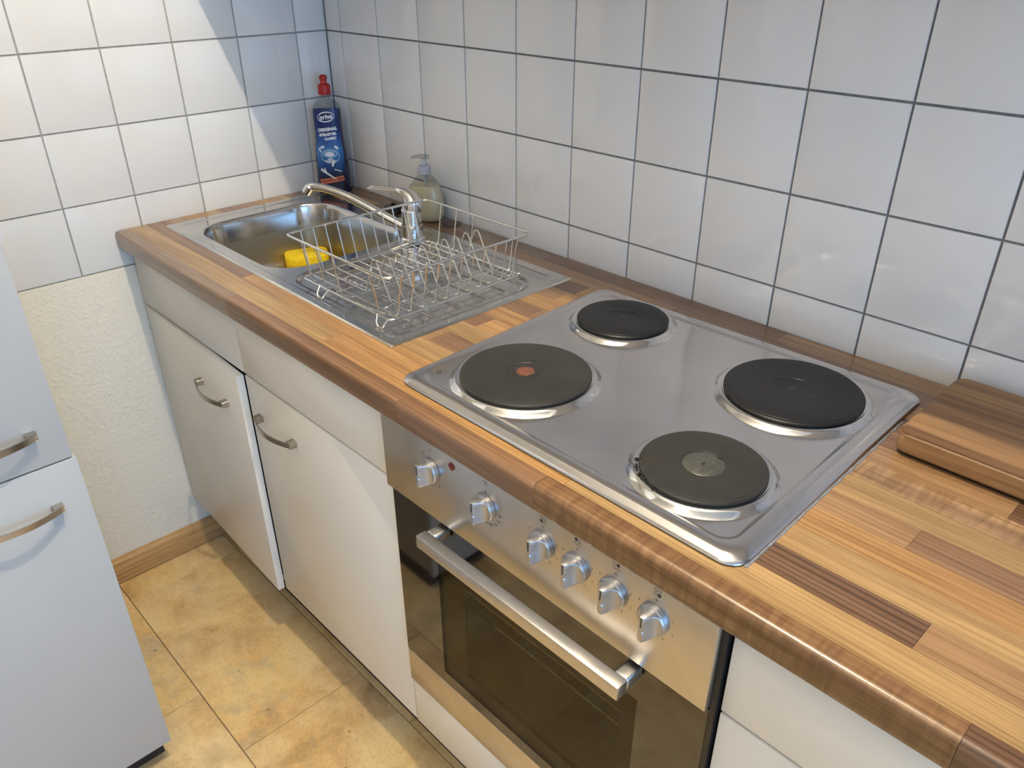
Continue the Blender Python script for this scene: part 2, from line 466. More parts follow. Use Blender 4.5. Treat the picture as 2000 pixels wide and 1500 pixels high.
for r in range(-1, 7):
    y1 = -.53 - FP * (r - 1); y0 = y1 - FP
    if y0 > -.2: continue
    off = {0: .29, 1: .105, 2: .505, 3: .31, 4: .11, 5: .47, 6: .2}[r] if r >= 0 else .2
    x = off - .6
    while x < XE:
        a, b = max(x, 0), min(x + .6, XE)
        if b - a > .02: floor_tile(a, b, y0, min(y1, 0))
        x += .6

# skirting on the left wall
bm = bmesh.new()
pr = [(0, .004), (.015, .004), (.015, .066), (.010, .0735), (0, .0735)]
a = [bm.verts.new((x + .0002, -1.9, z)) for x, z in pr]; b = [bm.verts.new((x + .0002, -.02, z)) for x, z in pr]
bm.faces.new(a[::-1]); bm.faces.new(b)
for i in range(5): bm.faces.new((a[i], a[(i + 1) % 5], b[(i + 1) % 5], b[i]))
sk = bm_obj('baseboard_left', bm, M_skirt, angle=30); tag(sk, kind='structure')

# ------------------------------------------------------------------ worktop of butcher-block staves
CUT = (.058, .905, -.497, -.092)       # sink opening
HC = (1.03, 1.55, -.52, -.11)          # hob opening
wt = empty('worktop', (0, -.3, .872), 'long butcher-block kitchen worktop of light and dark wooden staves', 'worktop')
X1W = 3.18
bm = bmesh.new()
xs = [.002, CUT[0], CUT[1], HC[0], HC[1], X1W]
for i in range(5):
    if i == 1: ys = [(-.600, CUT[2]), (CUT[3], -.001)]
    elif i == 3: ys = [(-.600, HC[2]), (HC[3], -.001)]
    else: ys = [(-.600, -.001)]
    for y0, y1 in ys: bbox(bm, xs[i], xs[i + 1], y0, y1, .8735, .9104)
bm_obj('core_panel', bm, M_core, wt)

def subtract(rect, cut):
    x0, x1, y0, y1 = rect; a, b, c, d = cut
    if x1 <= a or x0 >= b or y1 <= c or y0 >= d: return [rect]
    out = []
    if x0 < a: out.append((x0, a, y0, y1))
    if x1 > b: out.append((b, x1, y0, y1))
    m0, m1 = max(x0, a), min(x1, b)
    if y0 < c: out.append((m0, m1, y0, c))
    if y1 > d: out.append((m0, m1, d, y1))
    return out
SW = .0445
joint_rows = {   # k -> list of (x_end, tone); k=0 is the front row but one (-.581 .. -.5365)
 0: [(.818, 'light'), (1.36, 'honey'), (1.865, 'light'), (2.4, 'tan'), (X1W, 'light')],
 1: [(.466, 'brown'), (1.02, 'honey'), (1.36, 'tan'), (1.755, 'walnut'), (2.35, 'tan'), (X1W, 'honey')],
 2: [(.52, 'tan'), (1.02, 'light'), (1.45, 'brown'), (2.05, 'light'), (2.6, 'walnut'), (X1W, 'tan')],
 3: [(.44, 'honey'), (.935, 'tan'), (1.30, 'brown'), (1.98, 'honey'), (X1W, 'light')],
 4: [(.62, 'light'), (1.10, 'light'), (1.692, 'tan'), (2.2, 'brown'), (X1W, 'grey')],
 5: [(.95, 'brown'), (1.4, 'honey'), (2.1, 'light'), (X1W, 'tan')],
 6: [(.5, 'tan'), (1.15, 'honey'), (1.9, 'wavy'), (X1W, 'honey')],
 7: [(.6, 'honey'), (.98, 'brown'), (1.20, 'tan'), (1.75, 'tan'), (2.3, 'walnut'), (X1W, 'light')],
 8: [(.4, 'light'), (1.02, 'honey'), (1.8, 'brown'), (X1W, 'tan')],
 9: [(.7, 'brown'), (.96, 'tan'), (1.5, 'honey'), (2.2, 'walnut'), (X1W, 'brown')],
 10: [(.3, 'tan'), (.97, 'walnut'), (1.6, 'honey'), (2.4, 'brown'), (X1W, 'tan')],
 11: [(.24, 'light'), (.62, 'brown'), (1.14, 'tan'), (1.27, 'brown'), (1.8, 'brown'), (X1W, 'tan')],
 12: [(.33, 'brown'), (.80, 'grey'), (1.33, 'brown'), (1.95, 'tan'), (X1W, 'walnut')],
}
def stave(x0, x1, y0, y1, tone):
    g = .00018; rects = [(x0 + g, x1 - g, y0 + g, y1 - g)]
    for c in (CUT, HC):
        rects = [q for r_ in rects for q in subtract(r_, c)]
    rects = [q for q in rects if q[1] - q[0] > .003 and q[3] - q[2] > .003]
    if not rects: return
    groups = []
    for q in rects:
        for g_ in groups:
            if any(q[0] < p[1] + .001 and p[0] < q[1] + .001 and q[2] < p[3] + .001 and p[2] < q[3] + .001 for p in g_): g_.append(q); break
        else: groups.append([q])
    if len(groups) > 1 and len(groups[0]) + len(groups[1]) > 2:      # an L or U shape is one piece
        groups = [rects]
    for g_ in groups:
        bm = bmesh.new()
        for q in g_: bbox(bm, *q, .9105, ZT)
        bm_obj('stave', bm, W[tone], wt)
for k, lst in joint_rows.items():
    y0 = -.581 + SW * k; y1 = min(y0 + SW, -.0012); x = .002
    for xe, tone in lst:
        stave(x, xe, y0, y1, tone); x = xe
# front row wraps the rounded edge
def edge_stave(x0, x1, tone):
    prof = [(-.5812, .9104), (-.5812, ZT)]
    for k in range(7):
        a = math.radians(90 + 90 * k / 6); prof.append((-.598 + .009 * math.cos(a), ZT - .009 + .009 * math.sin(a)))
    for k in range(5):
        a = math.radians(180 + 90 * k / 4); prof.append((-.602 + .005 * math.cos(a), .877 + .005 * math.sin(a)))
    prof += [(-.5812, .872), (-.5812, .8734), (-.6002, .8734), (-.6002, .9104)]
    n = len(prof); vs = [(x0 + .0002, y, z) for y, z in prof] + [(x1 - .0002, y, z) for y, z in prof]
    fs = [tuple(range(n)), tuple(range(n, 2 * n))[::-1]] + [(i, i + n, (i + 1) % n + n, (i + 1) % n) for i in range(n)]
    bm = bmesh.new(); V = [bm.verts.new(v) for v in vs]
    for f in fs: bm.faces.new([V[i] for i in f])
    bm_obj('stave', bm, W[tone], wt, angle=35)
x = .002
for xe, tone in [(.54, 'grey'), (1.06, 'brown'), (1.335, 'brown'), (1.823, 'wavybrown'), (2.5, 'walnut'), (X1W, 'honey')]:
    edge_stave(x, xe, tone); x = xe
adopt(wt)

# ------------------------------------------------------------------ sink
def rr_sdf(X, Y, cx, cy, hx, hy, r):
    qx = np.abs(X - cx) - hx + r; qy = np.abs(Y - cy) - hy + r
    return np.minimum(np.maximum(qx, qy), 0) + np.hypot(np.maximum(qx, 0), np.maximum(qy, 0)) - r
def sm(a, b, x):
    t = np.clip((x - a) / (b - a), 0, 1); return t * t * (3 - 2 * t)
SX0, SX1, SY0, SY1 = .046, .917, -.509, -.080
nx, ny = 400, 200
gx = np.linspace(SX0, SX1, nx); gy = np.linspace(SY0, SY1, ny)
X, Y = np.meshgrid(gx, gy, indexing='ij')
Z = np.full_like(X, ZT + .0030)
edge = np.minimum.reduce([X - SX0, SX1 - X, Y - SY0, SY1 - Y])
Z -= .0026 * (1 - sm(0, .0035, edge))
sh = -rr_sdf(X, Y, (.068 + .897) / 2, (-.489 - .098) / 2, (.897 - .068) / 2, (.489 - .098) / 2, .022)
Z -= .0018 * sm(0, .005, sh)
dr = -rr_sdf(X, Y, (.527 + .892) / 2, (-.476 - .140) / 2, (.892 - .527) / 2, (.476 - .140) / 2, .05)
Z -= .0055 * sm(0, .012, dr)
def ribline(pts):
    global Z
    D = np.full_like(X, 9.)
    for (ax, ay), (bx, by) in zip(pts[:-1], pts[1:]):
        L2 = (bx - ax) ** 2 + (by - ay) ** 2; t = np.clip(((X - ax) * (bx - ax) + (Y - ay) * (by - ay)) / L2, 0, 1)
        D = np.minimum(D, np.hypot(X - ax - t * (bx - ax), Y - ay - t * (by - ay)))
    Z += .0024 * (1 - sm(.0012, .0062, D))
ribline([(.615, -.443), (.70, -.441), (.77, -.434), (.845, -.416)])
for y in (-.386, -.326, -.266, -.215, -.170): ribline([(.60, y), (.862, y + .006)])
ribline([(.60, -.106), (.873, -.104)])
d = -rr_sdf(X, Y, .302, -.307, .200, .170, .082)
f = np.where(d < .006, 1 - np.sqrt(np.clip(1 - (np.clip(d, 0, .006) / .006) ** 2, 0, 1)), 1.0) * .006
f = f + .104 * np.clip((d - .006) / .018, 0, 1)
u = np.clip((d - .024) / .034, 0, 1); f = f + .030 * np.sqrt(np.clip(1 - (1 - u) ** 2, 0, 1))
f = f + .004 * sm(.06, .16, d)
Z = Z - f * (d > 0)
# drain hole in the bowl
hole = np.hypot(X - .31, Y + .33)
Z -= .006 * (1 - sm(.038, .044, hole))
vs = np.stack([X.ravel(), Y.ravel(), Z.ravel()], 1)
idx = np.arange(nx * ny).reshape(nx, ny)
quads = np.stack([idx[:-1, :-1].ravel(), idx[1:, :-1].ravel(), idx[1:, 1:].ravel(), idx[:-1, 1:].ravel()], 1)
inb = (d[:-1, :-1] > .012).ravel()
sink = empty('sink', (.48, -.29, ZT), 'stainless steel inset sink with one bowl and a ribbed drainer', 'sink')
def grid_part(name, q, mat):
    used = np.unique(q); remap = np.full(nx * ny, -1); remap[used] = np.arange(len(used))
    me = bpy.data.meshes.new(name); me.from_pydata(vs[used].tolist(), [], remap[q].tolist())
    me.update()
    return link(name, me, mat, sink, smooth=True)
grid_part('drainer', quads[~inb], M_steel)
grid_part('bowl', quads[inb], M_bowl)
lathe('drain', [(.036, 0), (.036, .0035), (.033, .005), (.026, .004), (.0, .0035)], M_chrome, sink, loc=(.31, -.33, ZT - .1475))
for q in ((.562, -.345), (.566, -.312)):
    lathe('overflow_hole', [(.0001, .0), (.0052, .0), (.0055, .0006), (.0035, .0005), (.0001, .0004)], M_dark, sink, loc=(q[0], q[1], ZT - .0041), n=20)
adopt(sink)

# ------------------------------------------------------------------ mixer tap
tap = empty('mixer_tap', (.515, -.157, ZT + .003), 'chrome single-lever mixer tap standing between the bowl and the drainer', 'tap')
bx_, by_ = .515, -.157; bz = ZT + .0012
lathe('body', [(.0, 0), (.0275, 0), (.0275, .004), (.0240, .007), (.0232, .030), (.0238, .0305), (.0238, .0325), (.0222, .033), (.0212, .062), (.0217, .0625), (.0217, .066), (.0205, .068), (.0, .070)],
      M_chrome, tap, loc=(bx_, by_, bz), n=48)
head = catmull([(bx_ + .004, by_ + .002, bz + .064), (bx_ + .005, by_ + .002, bz + .080), (bx_ - .004, by_ - .001, bz + .094), (bx_ - .018, by_ - .006, bz + .1005), (bx_ - .032, by_ - .010, bz + .1015)], 7)
nh = len(head)
tube('lever_head', head, [.0205 - .0125 * max(0, (i / (nh - 1) - .25) / .75) ** .8 for i in range(nh)], M_chrome, tap, n=24, flat=(1, .9))
lv = []
for t in np.linspace(0, 1, 15):
    lv.append((bx_ - .030 - .055 * t, by_ - .010 - .028 * t, bz + .1015 + .0025 * math.sin(t * PI) - .001 * t))
def lever():
    # a flat loop: two rails joined at the tip
    dx, dy = -.055, -.028; L = math.hypot(dx, dy); ux, uy = dx / L, dy / L; px, py = -uy, ux
    pts = []
    for t in np.linspace(-.2, 1, 9): pts.append((bx_ - .030 + dx * t + px * .0075, by_ - .010 + dy * t + py * .0075, bz + .1025))
    for a in np.linspace(90, -90, 7)[1:-1]:
        ar = math.radians(a); q = .0075
        pts.append((bx_ - .030 + dx + ux * q * math.cos(ar) + px * q * math.sin(ar), by_ - .010 + dy + uy * q * math.cos(ar) + py * q * math.sin(ar), bz + .1025))
    for t in np.linspace(1, -.2, 9): pts.append((bx_ - .030 + dx * t - px * .0075, by_ - .010 + dy * t - py * .0075, bz + .1025))
    tube('lever', pts, .0026, M_chrome, tap, n=10)
lever()
sp = catmull([(.512, -.159, .9335), (.490, -.171, .943), (.43, -.203, .9715), (.385, -.226, .992), (.350, -.245, 1.0035), (.322, -.260, 1.008), (.302, -.2705, 1.007)], 8)
tube('spout', sp, [.0108 - .0018 * min(1, i / 30) for i in range(len(sp))], M_chrome, tap, n=20)
ax = Vector((.302 - .322, -.2705 + .260, -.03)).normalized()
Mo = Vector((0, 0, 1)).rotation_difference(ax).to_matrix().to_4x4()
lathe('outlet', [(.0, -.010), (.0085, -.0095), (.0118, -.006), (.0118, .012), (.0105, .0135), (.0095, .013), (.009, .009), (.0, .009)], M_chrome, tap, loc=(.3005, -.2712, 1.0035), M=Mo, n=28)
adopt(tap)

# ------------------------------------------------------------------ dish rack
rack = empty('dish_rack', (.722, -.32, ZT), 'chrome wire dish rack standing on the sink drainer', 'dish rack')
RX0, RX1, RY0, RY1, RZ = .566, .879, -.483, -.155, 1.0105      # rim
BX0, BX1, BY0, BY1, BZ = .585, .862, -.470, -.168, .9305       # floor
rim = [(x, y, RZ) for x, y in rrect(RX0, RX1, RY0, RY1, .014, 5)]
tube('rim', rim, .0024, M_wire, rack, n=10, closed=True)
bf = []
frame = [(x, y, BZ - .002) for x, y in rrect(BX0, BX1, BY0, BY1, .012, 4)]
tube('base_frame', frame, .0020, M_wire, rack, n=8, closed=True)
ZF = ZT - .0002
for fx_, fy_, sx_, in ((.662, BY0 - .012, 1), (.842, BY0 - .008, 1), (.662, BY1 + .010, 1), (.842, BY1 + .010, 1)):
    yy = BY0 if fy_ < -.3 else BY1
    p = fillet([(fx_ - .016, yy, BZ), (fx_ - .010, fy_, ZF + .006), (fx_ - .004, fy_, ZF), (fx_ + .004, fy_, ZF), (fx_ + .010, fy_, ZF + .006), (fx_ + .016, yy, BZ)], .005, 4)
    tube('foot', p, .0018, M_wire, rack, n=8)
for k in range(10):
    y = -.4255 + .0262 * k
    yt = y
    p = [(RX0 + .001, y, RZ), (BX0 + .001, y, BZ + .004), (BX0 + .008, y, BZ), (.729, y, BZ), (.759, y, .9975), (.770, y, .9975), (.806, y, BZ), (BX1 - .008, y, BZ), (BX1, y, BZ + .004), (RX1 - .001, y, RZ)]
    tube('cross_wire', fillet(p, .007, 4), .0013, M_wire, rack, n=6)
for y in (-.452,):
    p = [(RX0 + .001, y, RZ), (BX0 + .001, y, BZ + .004), (BX0 + .008, y, BZ), (BX1 - .008, y, BZ), (BX1, y, BZ + .004), (RX1 - .001, y, RZ)]
    tube('cross_wire', fillet(p, .006, 3), .0013, M_wire, rack, n=6)
for x in (.618, .667, .718, .7275, .808, .833):
    if x == .7275:
        p = [(x, BY0, BZ - .0028), (x, BY1, BZ - .0028)]
    elif x == .808:
        p = [(x, BY0, BZ - .0028), (x, BY1, BZ - .0028)]
    else:
        p = fillet([(x, RY0 + .001, RZ), (x, BY0, BZ + .002), (x, BY0 + .007, BZ - .0028), (x, BY1 - .007, BZ - .0028), (x, BY1, BZ + .002), (x, RY1 - .001, RZ)], .006, 3)
    tube('long_wire', p, .0013, M_wire, rack, n=6)
for x0_, x1_ in ((.640, .640), (.690, .690)):
    tube('long_wire', [(x0_, BY0, BZ - .0028), (x1_, BY1, BZ - .0028)], .0013, M_wire, rack, n=6)
adopt(rack)

# ------------------------------------------------------------------ hob
hob = empty('hob', (1.29, -.32, ZT), 'stainless steel electric hob with four round cast-iron plates', 'hob')
HQ = {(0, 0): (1.012, -.5685), (1, 0): (1.590, -.5665), (1, 1): (1.577, -.062), (0, 1): (.991, -.080)}
def hmap(u, v):
    a, b, c, e = HQ[(0, 0)], HQ[(1, 0)], HQ[(1, 1)], HQ[(0, 1)]
    x = a[0] * (1 - u) * (1 - v) + b[0] * u * (1 - v) + c[0] * u * v + e[0] * (1 - u) * v
    y = a[1] * (1 - u) * (1 - v) + b[1] * u * (1 - v) + c[1] * u * v + e[1] * (1 - u) * v
    return x, y
HWm, HDm = .580, .495
# rings of a rounded rectangle: (inset, z, corner radius)
rings = [(.0012, ZT + .0012, .026), (0, ZT + .0022, .026), (.0006, ZT + .0042, .026), (.003, ZT + .0056, .025), (.0085, ZT + .0084, .024), (.012, ZT + .0094, .023),
         (.0225, ZT + .0094, .022), (.0255, ZT + .0086, .022), (.029, ZT + .0062, .021), (.032, ZT + .0056, .020), (.10, ZT + .0056, .02)]
nc = 12
pls = [('FL', 1.1484, -.4355, .0965, M_iron_g), ('RL', 1.1228, -.1821, .0760, M_iron_b), ('RR', 1.4457, -.2009, .0950, M_iron_b), ('FR', 1.4652, -.4479, .0765, M_iron_g)]
vs, fs = [], []
cnt = None
for ins, z, r in rings:
    pts = rrect(ins, HWm - ins, ins, HDm - ins, r, nc)
    # subdivide straight runs
    q = []
    for i, p in enumerate(pts):
        p2 = pts[(i + 1) % len(pts)]
        m_ = 24 if (i % (nc + 1)) == nc else 1
        for k in range(m_): q.append((p[0] + (p2[0] - p[0]) * k / m_, p[1] + (p2[1] - p[1]) * k / m_))
    cnt = len(q)
    for p in q:
        x, y = hmap(p[0] / HWm, p[1] / HDm); vs.append((x, y, z))
for i in range(len(rings) - 1):
    for k in range(cnt):
        k2 = (k + 1) % cnt; fs.append((i * cnt + k, i * cnt + k2, (i + 1) * cnt + k2, (i + 1) * cnt + k))
fs.append(tuple((len(rings) - 1) * cnt + k for k in range(cnt)))
o = mesh_obj('hob_top', vs, fs, M_hob, hob); o.data.polygons.foreach_set('use_smooth', [True] * len(o.data.polygons)); o.data.set_sharp_from_angle(angle=math.radians(60))
DZ = ZT + .0056
def plate(x, y, r, mat, kind):
    ring = lathe('plate_surround', [(r + .0165, -.0008), (r + .0150, .0003), (r + .0125, .0014), (r + .0095, .0052), (r + .0065, .0074), (r + .0040, .0078), (r + .0030, .0070), (r + .0020, .0072), (r + .0005, .0072), (r - .004, .0072)],
                 M_rim, hob, loc=(x, y, DZ), n=96, angle=60)
    prof = [(0, .007), (r - .001, .007), (r + .0004, .0080), (r + .0004, .0106), (r - .0012, .0120), (r - .0045, .0125), (r - .0050, .0130), (r - .0065, .0133)]
    cr = {'FL': .0265, 'FR': .0265, 'RL': .0255, 'RR': .0295}[kind]
    prof += [(r * .6, .0135), (cr + .0012, .0135), (cr + .0002, .0127), (cr - .0006, .0126), (0, .0126)]
    pt = lathe('hot_plate', [(a, b) for a, b in prof], mat, hob, n=96, loc=(0, 0, 0), angle=25)
    pt.location = (x, y, DZ)
    if kind == 'FR':
        c = lathe('plate_center', [(0, .0126), (cr - .0012, .0126), (cr - .002, .0131), (0, .0131)], M_iron_c, pt, n=64)
        lathe('screw', [(.0, .0131), (.0018, .0131), (.0018, .0135), (0, .0136)], M_dark, pt, n=16)
    elif kind == 'FL':
        lathe('plate_center', [(0, .0126), (cr - .0012, .0126), (cr - .002, .0129), (0, .0129)], M_iron_g, pt, n=64)
        rng = random.Random(3); pts = []
        for k in range(40):
            a = 2 * PI * k / 40; q = .0135 * (1 + .10 * rng.uniform(-1, 1)); pts.append((q * math.cos(a), q * math.sin(a)))
        prism('red_dot', pts, .0128, .01315, M_red, pt)
    else:
        lathe('plate_center', [(0, .0126), (.0065, .0126), (.0065, .0129), (.002, .0131), (0, .0131)], M_dark, pt, n=32)
    if kind == 'FR':   # burnt stains lying on the plate and at its rim
        rng = random.Random(5)
        for (ax_, ay_, s) in ((-.050, -.040, .014), (-.058, .022, .008), (.032, .028, .007), (.006, .0245, .004)):
            pts = [(ax_ + s * (1 + .35 * rng.uniform(-1, 1)) * math.cos(2 * PI * k / 18), ay_ + s * .55 * (1 + .4 * rng.uniform(-1, 1)) * math.sin(2 * PI * k / 18)) for k in range(18)]
            prism('stain', pts, .0133, .01365, M_grime, pt)
        for k in range(16):
            a = math.radians(rng.uniform(205, 262)); q = r + rng.uniform(.0015, .0045); s = rng.uniform(.001, .0030)
            pts = [(q * math.cos(a) + s * math.cos(2 * PI * j / 8) * rng.uniform(.6, 1.2), q * math.sin(a) + s * math.sin(2 * PI * j / 8) * rng.uniform(.6, 1.2)) for j in range(8)]
            prism('stain', pts, .0072, .0084, M_grime, pt)
for kd, x, y, r, m in pls: plate(x, y, r, m, kd)
lathe('pressed_dot', [(0, 0), (.0045, 0), (.0042, .0005), (0, .0006)], M_iron_c, hob, n=24, loc=(1.043, -.514, DZ))
# flexible seal showing along the right and front edges
a, b = HQ[(1, 0)], HQ[(1, 1)]
bm = bmesh.new()
n = 40; P0 = []
for i in range(n + 1):
    t = .03 + .80 * i / n; x = a[0] + (b[0] - a[0]) * t; y = a[1] + (b[1] - a[1]) * t
    wdt = .0018 + .0005 * math.sin(i * 1.9) + .0005 * math.sin(i * 4.3)
    P0.append([bm.verts.new((x - .002, y, ZT + .0002)), bm.verts.new((x - .002, y, ZT + .0016)), bm.verts.new((x + wdt, y, ZT + .0012)), bm.verts.new((x + wdt + .0006, y, ZT + .0002))])
for i in range(n):
    for j in range(4):
        bm.faces.new((P0[i][j], P0[i + 1][j], P0[i + 1][(j + 1) % 4], P0[i][(j + 1) % 4]))
bm.faces.new(P0[0][::-1]); bm.faces.new(P0[-1])
bm_obj('seal', bm, M_seal, hob)
adopt(hob)

# ------------------------------------------------------------------ built-in oven
YF = -.584
oven = empty('built_in_oven', (1.303, -.3, .286), 'built-in oven with steel knob panel and dark glass door', 'oven')
OX0, OX1 = 1.0065, 1.5975
box('control_panel', OX0, OX1, -.600, -.575, .7365, .8700, M_panel, oven, bev=.0012)
# black housing around the cavity
bm = bmesh.new()
for q in ((1.012, 1.035, -.574, -.06, .29, .868), (1.575, 1.6035, -.574, -.06, .29, .868), (1.035, 1.575, -.08, -.06, .29, .868), (1.035, 1.575, -.574, -.08, .745, .868), (1.035, 1.575, -.574, -.08, .29, .375)):
    bbox(bm, *q)
bbox(bm, OX1 + .0005, 1.6045, -.590, -.5745, .29, .8700)
bm_obj('housing', bm, M_dark, oven)
# door: black glass frame around a smoked window
GX0, GX1, GZ0, GZ1 = 1.112, 1.503, .392, .664
DZ0, DZ1 = .368, .7325
bm = bmesh.new()
for q in ((OX0, GX0, DZ0, DZ1), (GX1, OX1, DZ0, DZ1), (GX0, GX1, DZ0, GZ0), (GX0, GX1, GZ1, DZ1)): bbox(bm, q[0], q[1], -.590, -.5865, q[2], q[3])
dv = bm_obj('door_glass', bm, M_blackglass, oven)
box('window_pane', GX0, GX1, -.5898, -.587, GZ0, GZ1, M_ovenglass, dv)
bm = bmesh.new()
IX0, IX1, IZ0, IZ1 = 1.165, 1.478, .42, .615
for q in ((OX0 + .003, IX0, DZ0 + .003, DZ1 - .003), (IX1, OX1 - .003, DZ0 + .003, DZ1 - .003), (IX0, IX1, DZ0 + .003, IZ0), (IX0, IX1, IZ1, DZ1 - .003)): bbox(bm, q[0], q[1], -.5835, -.576, q[2], q[3])
M_inner = plain('inner_door_frame', (.16, .13, .085), .5, nscale=30, namt=.2)
inn = bm_obj('inner_frame', bm, M_inner, oven)
box('frame_strip', IX0, IX1, -.5850, -.5836, IZ1 - .0015, IZ1 + .0015, M_alu, inn)
bm = bmesh.new()
bbox(bm, 1.07, 1.54, -.100, -.092, .376, .744); bbox(bm, 1.036, 1.07, -.573, -.092, .376, .744); bbox(bm, 1.54, 1.574, -.573, -.092, .376, .744)
bbox(bm, 1.07, 1.54, -.573, -.100, .376, .384); bbox(bm, 1.07, 1.54, -.573, -.100, .736, .744)
bm_obj('cavity', bm, M_enamel, oven)
bm = bmesh.new()
shelf = []
for k in range(16):
    x = 1.085 + .44 * k / 15
    v_, f_ = tube_geo([(x, -.54, .52), (x, -.12, .52)], .002, 6)
    V = [bm.verts.new(q) for q in v_]
    for q in f_: bm.faces.new([V[i] for i in q])
for y in (-.54, -.12):
    v_, f_ = tube_geo([(1.072, y, .52), (1.538, y, .52)], .003, 6); V = [bm.verts.new(q) for q in v_]
    for q in f_: bm.faces.new([V[i] for i in q])
bm_obj('wire_shelf', bm, M_wire, oven)
# bar handle on two stand-offs
hd = box('handle', 1.130, 1.508, -.640, -.622, .7085, .7300, M_alu, oven, bev=.0014)
for x in (1.1305, 1.4865):
    bm = bmesh.new(); bbox(bm, x, x + .021, -.6222, -.5905, .7095, .7290, .004, 3)
    bm_obj('handle_post', bm, M_alu, hd, angle=40)
bm = bmesh.new(); bbox(bm, OX0, OX1, -.590, -.570, .2870, .3665, .001)
bm_obj('lower_trim', bm, M_panel, oven, angle=40)
lathe('indicator_lamp', [(0, 0), (.0062, 0), (.0060, .0014), (.004, .0024), (0, .0028)], plain('dark_red_lens', (.16, .022, .012), .2), oven, n=24, loc=(1.1715, -.6000, .8530), M=Matrix.Rotation(PI / 2, 4, 'X'))

def knob_mesh():
    n, rr = 48, [0, .15, .3, .42, .52, .62, .72, .82, .9, .96, 1.0]
    Rk = .0185; vs, fs = [], []
    def depth(x, z):
        ax_ = abs(x)
        base = .0255
        if ax_ < .0036: return base
        t = min(1, (ax_ - .0036) / .0100); return base - .0165 * math.sin(t * PI / 2) ** .75
    def pushd(r, k, f):
        a = 2 * PI * k / n; x, z = r * math.cos(a), r * math.sin(a); vs.append((x, f(x, z), z))
    for s in rr[1:]:
        for k in range(n): pushd(Rk * s * (.985 if s == 1 else 1), k, lambda x, z: -depth(x, z) + (.0008 if s == 1 else 0))
    for r, y in ((Rk, -.0075), (Rk + .0012, -.0065), (Rk + .0016, -.0015), (Rk + .0012, 0.0)):
        for k in range(n):
            a = 2 * PI * k / n; vs.append((r * math.cos(a), y, r * math.sin(a)))
    c = len(vs); vs.append((0, -.0255, 0))
    L = len(rr) - 1 + 4
    for i in range(L - 1):
        for k in range(n):
            k2 = (k + 1) % n; fs.append((i * n + k, (i + 1) * n + k, (i + 1) * n + k2, i * n + k2))
    for k in range(n): fs.append((c, k, (k + 1) % n))
    bm = bmesh.new(); V = [bm.verts.new(v) for v in vs]
    for f in fs: bm.faces.new([V[i] for i in f])
    bmesh.ops.recalc_face_normals(bm, faces=bm.faces)
    me = bpy.data.meshes.new('knob'); bm.to_mesh(me); bm.free()
    me.polygons.foreach_set('use_smooth', [True] * len(me.polygons)); me.set_sharp_from_angle(angle=math.radians(32))
    me.materials.append(M_knob); return me
KM = knob_mesh()
KX = [1.1240, 1.2405, 1.3460, 1.4035, 1.4620, 1.5200]; KZ = .8235
def print_geo(items, parent, name='print'):
    """ink on the panel face; items of (verts2d, faces)"""
    bm = bmesh.new()
    for vs_, fs_ in items:
        V = [bm.verts.new((v[0], -.60012, v[1])) for v in vs_]
        for f in fs_:
            if len(set(f)) > 2: bm.faces.new([V[i] for i in f])
    return bm_obj(name, bm, M_ink, parent)
def disc2(cx, cy, r, n=16): return [(cx + r * math.cos(2 * PI * k / n), cy + r * math.sin(2 * PI * k / n)) for k in range(n)], [tuple(range(n))]
def ring2(cx, cy, r, w_, n=16):
    o_ = [(cx + r * math.cos(2 * PI * k / n), cy + r * math.sin(2 * PI * k / n)) for k in range(n)]
    i_ = [(cx + (r - w_) * math.cos(2 * PI * k / n), cy + (r - w_) * math.sin(2 * PI * k / n)) for k in range(n)]
    return o_ + i_, [(k, (k + 1) % n, n + (k + 1) % n, n + k) for k in range(n)]
def txt2(s, x, z, size, bold=0):
    v, f = text_geo(s, size, bold); return [(p.x + x, p.y + z) for p in v], f
for i, kx in enumerate(KX):
    ko = link('knob', KM, None, oven); ko.location = (kx, -.6003, KZ)
    mk = box('pointer', -.00045, .00045, -.0262, -.0250, .003, .0170, M_ink); mk.parent = ko
    it = []
    if i == 0:
        it.append(txt2('I', kx + .001, KZ + .0335, .007, .0002))
        for a in (130, 50, -50): 
            q = math.radians(a); it.append(ring2(kx + .027 * math.cos(q), KZ + .027 * math.sin(q), .0022, .0005))
    elif i == 1:
        it.append(txt2('°C', kx, KZ + .0375, .0085, .0001))
        it.append(([(kx - .0013, KZ + .0225), (kx + .0013, KZ + .0225), (kx, KZ + .027)], [(0, 1, 2)]))
        for j, s in enumerate(('50', '100', '150', '200', '250')):
            q = math.radians(-5 - 22 * j)
            it.append(txt2(s, kx + .0275 * math.cos(q), KZ + .0275 * math.sin(q), .0055))
    else:
        zc = KZ + .0375
        full = {2: (-1, -1), 3: (-1, 1), 4: (1, 1), 5: (1, -1)}[i]
        for sx_ in (-1, 1):
            for sz_ in (-1, 1):
                if (sx_, sz_) == full: it.append(disc2(kx + .0028 * sx_, zc + .0028 * sz_, .0025))
                else: it.append(ring2(kx + .0028 * sx_, zc + .0028 * sz_, .0023, .0006))
        it.append(txt2('0', kx, KZ + .0265, .0062))
        for s, a in (('1', 25), ('2', -18), ('3', -60), ('4', -115), ('5', -155), ('6', 150)):
            q = math.radians(a); it.append(txt2(s, kx + .0262 * math.cos(q), KZ + .0262 * math.sin(q), .0055))
    tag(print_geo(it, oven, 'dial_marks'), kind='stuff')
adopt(oven)

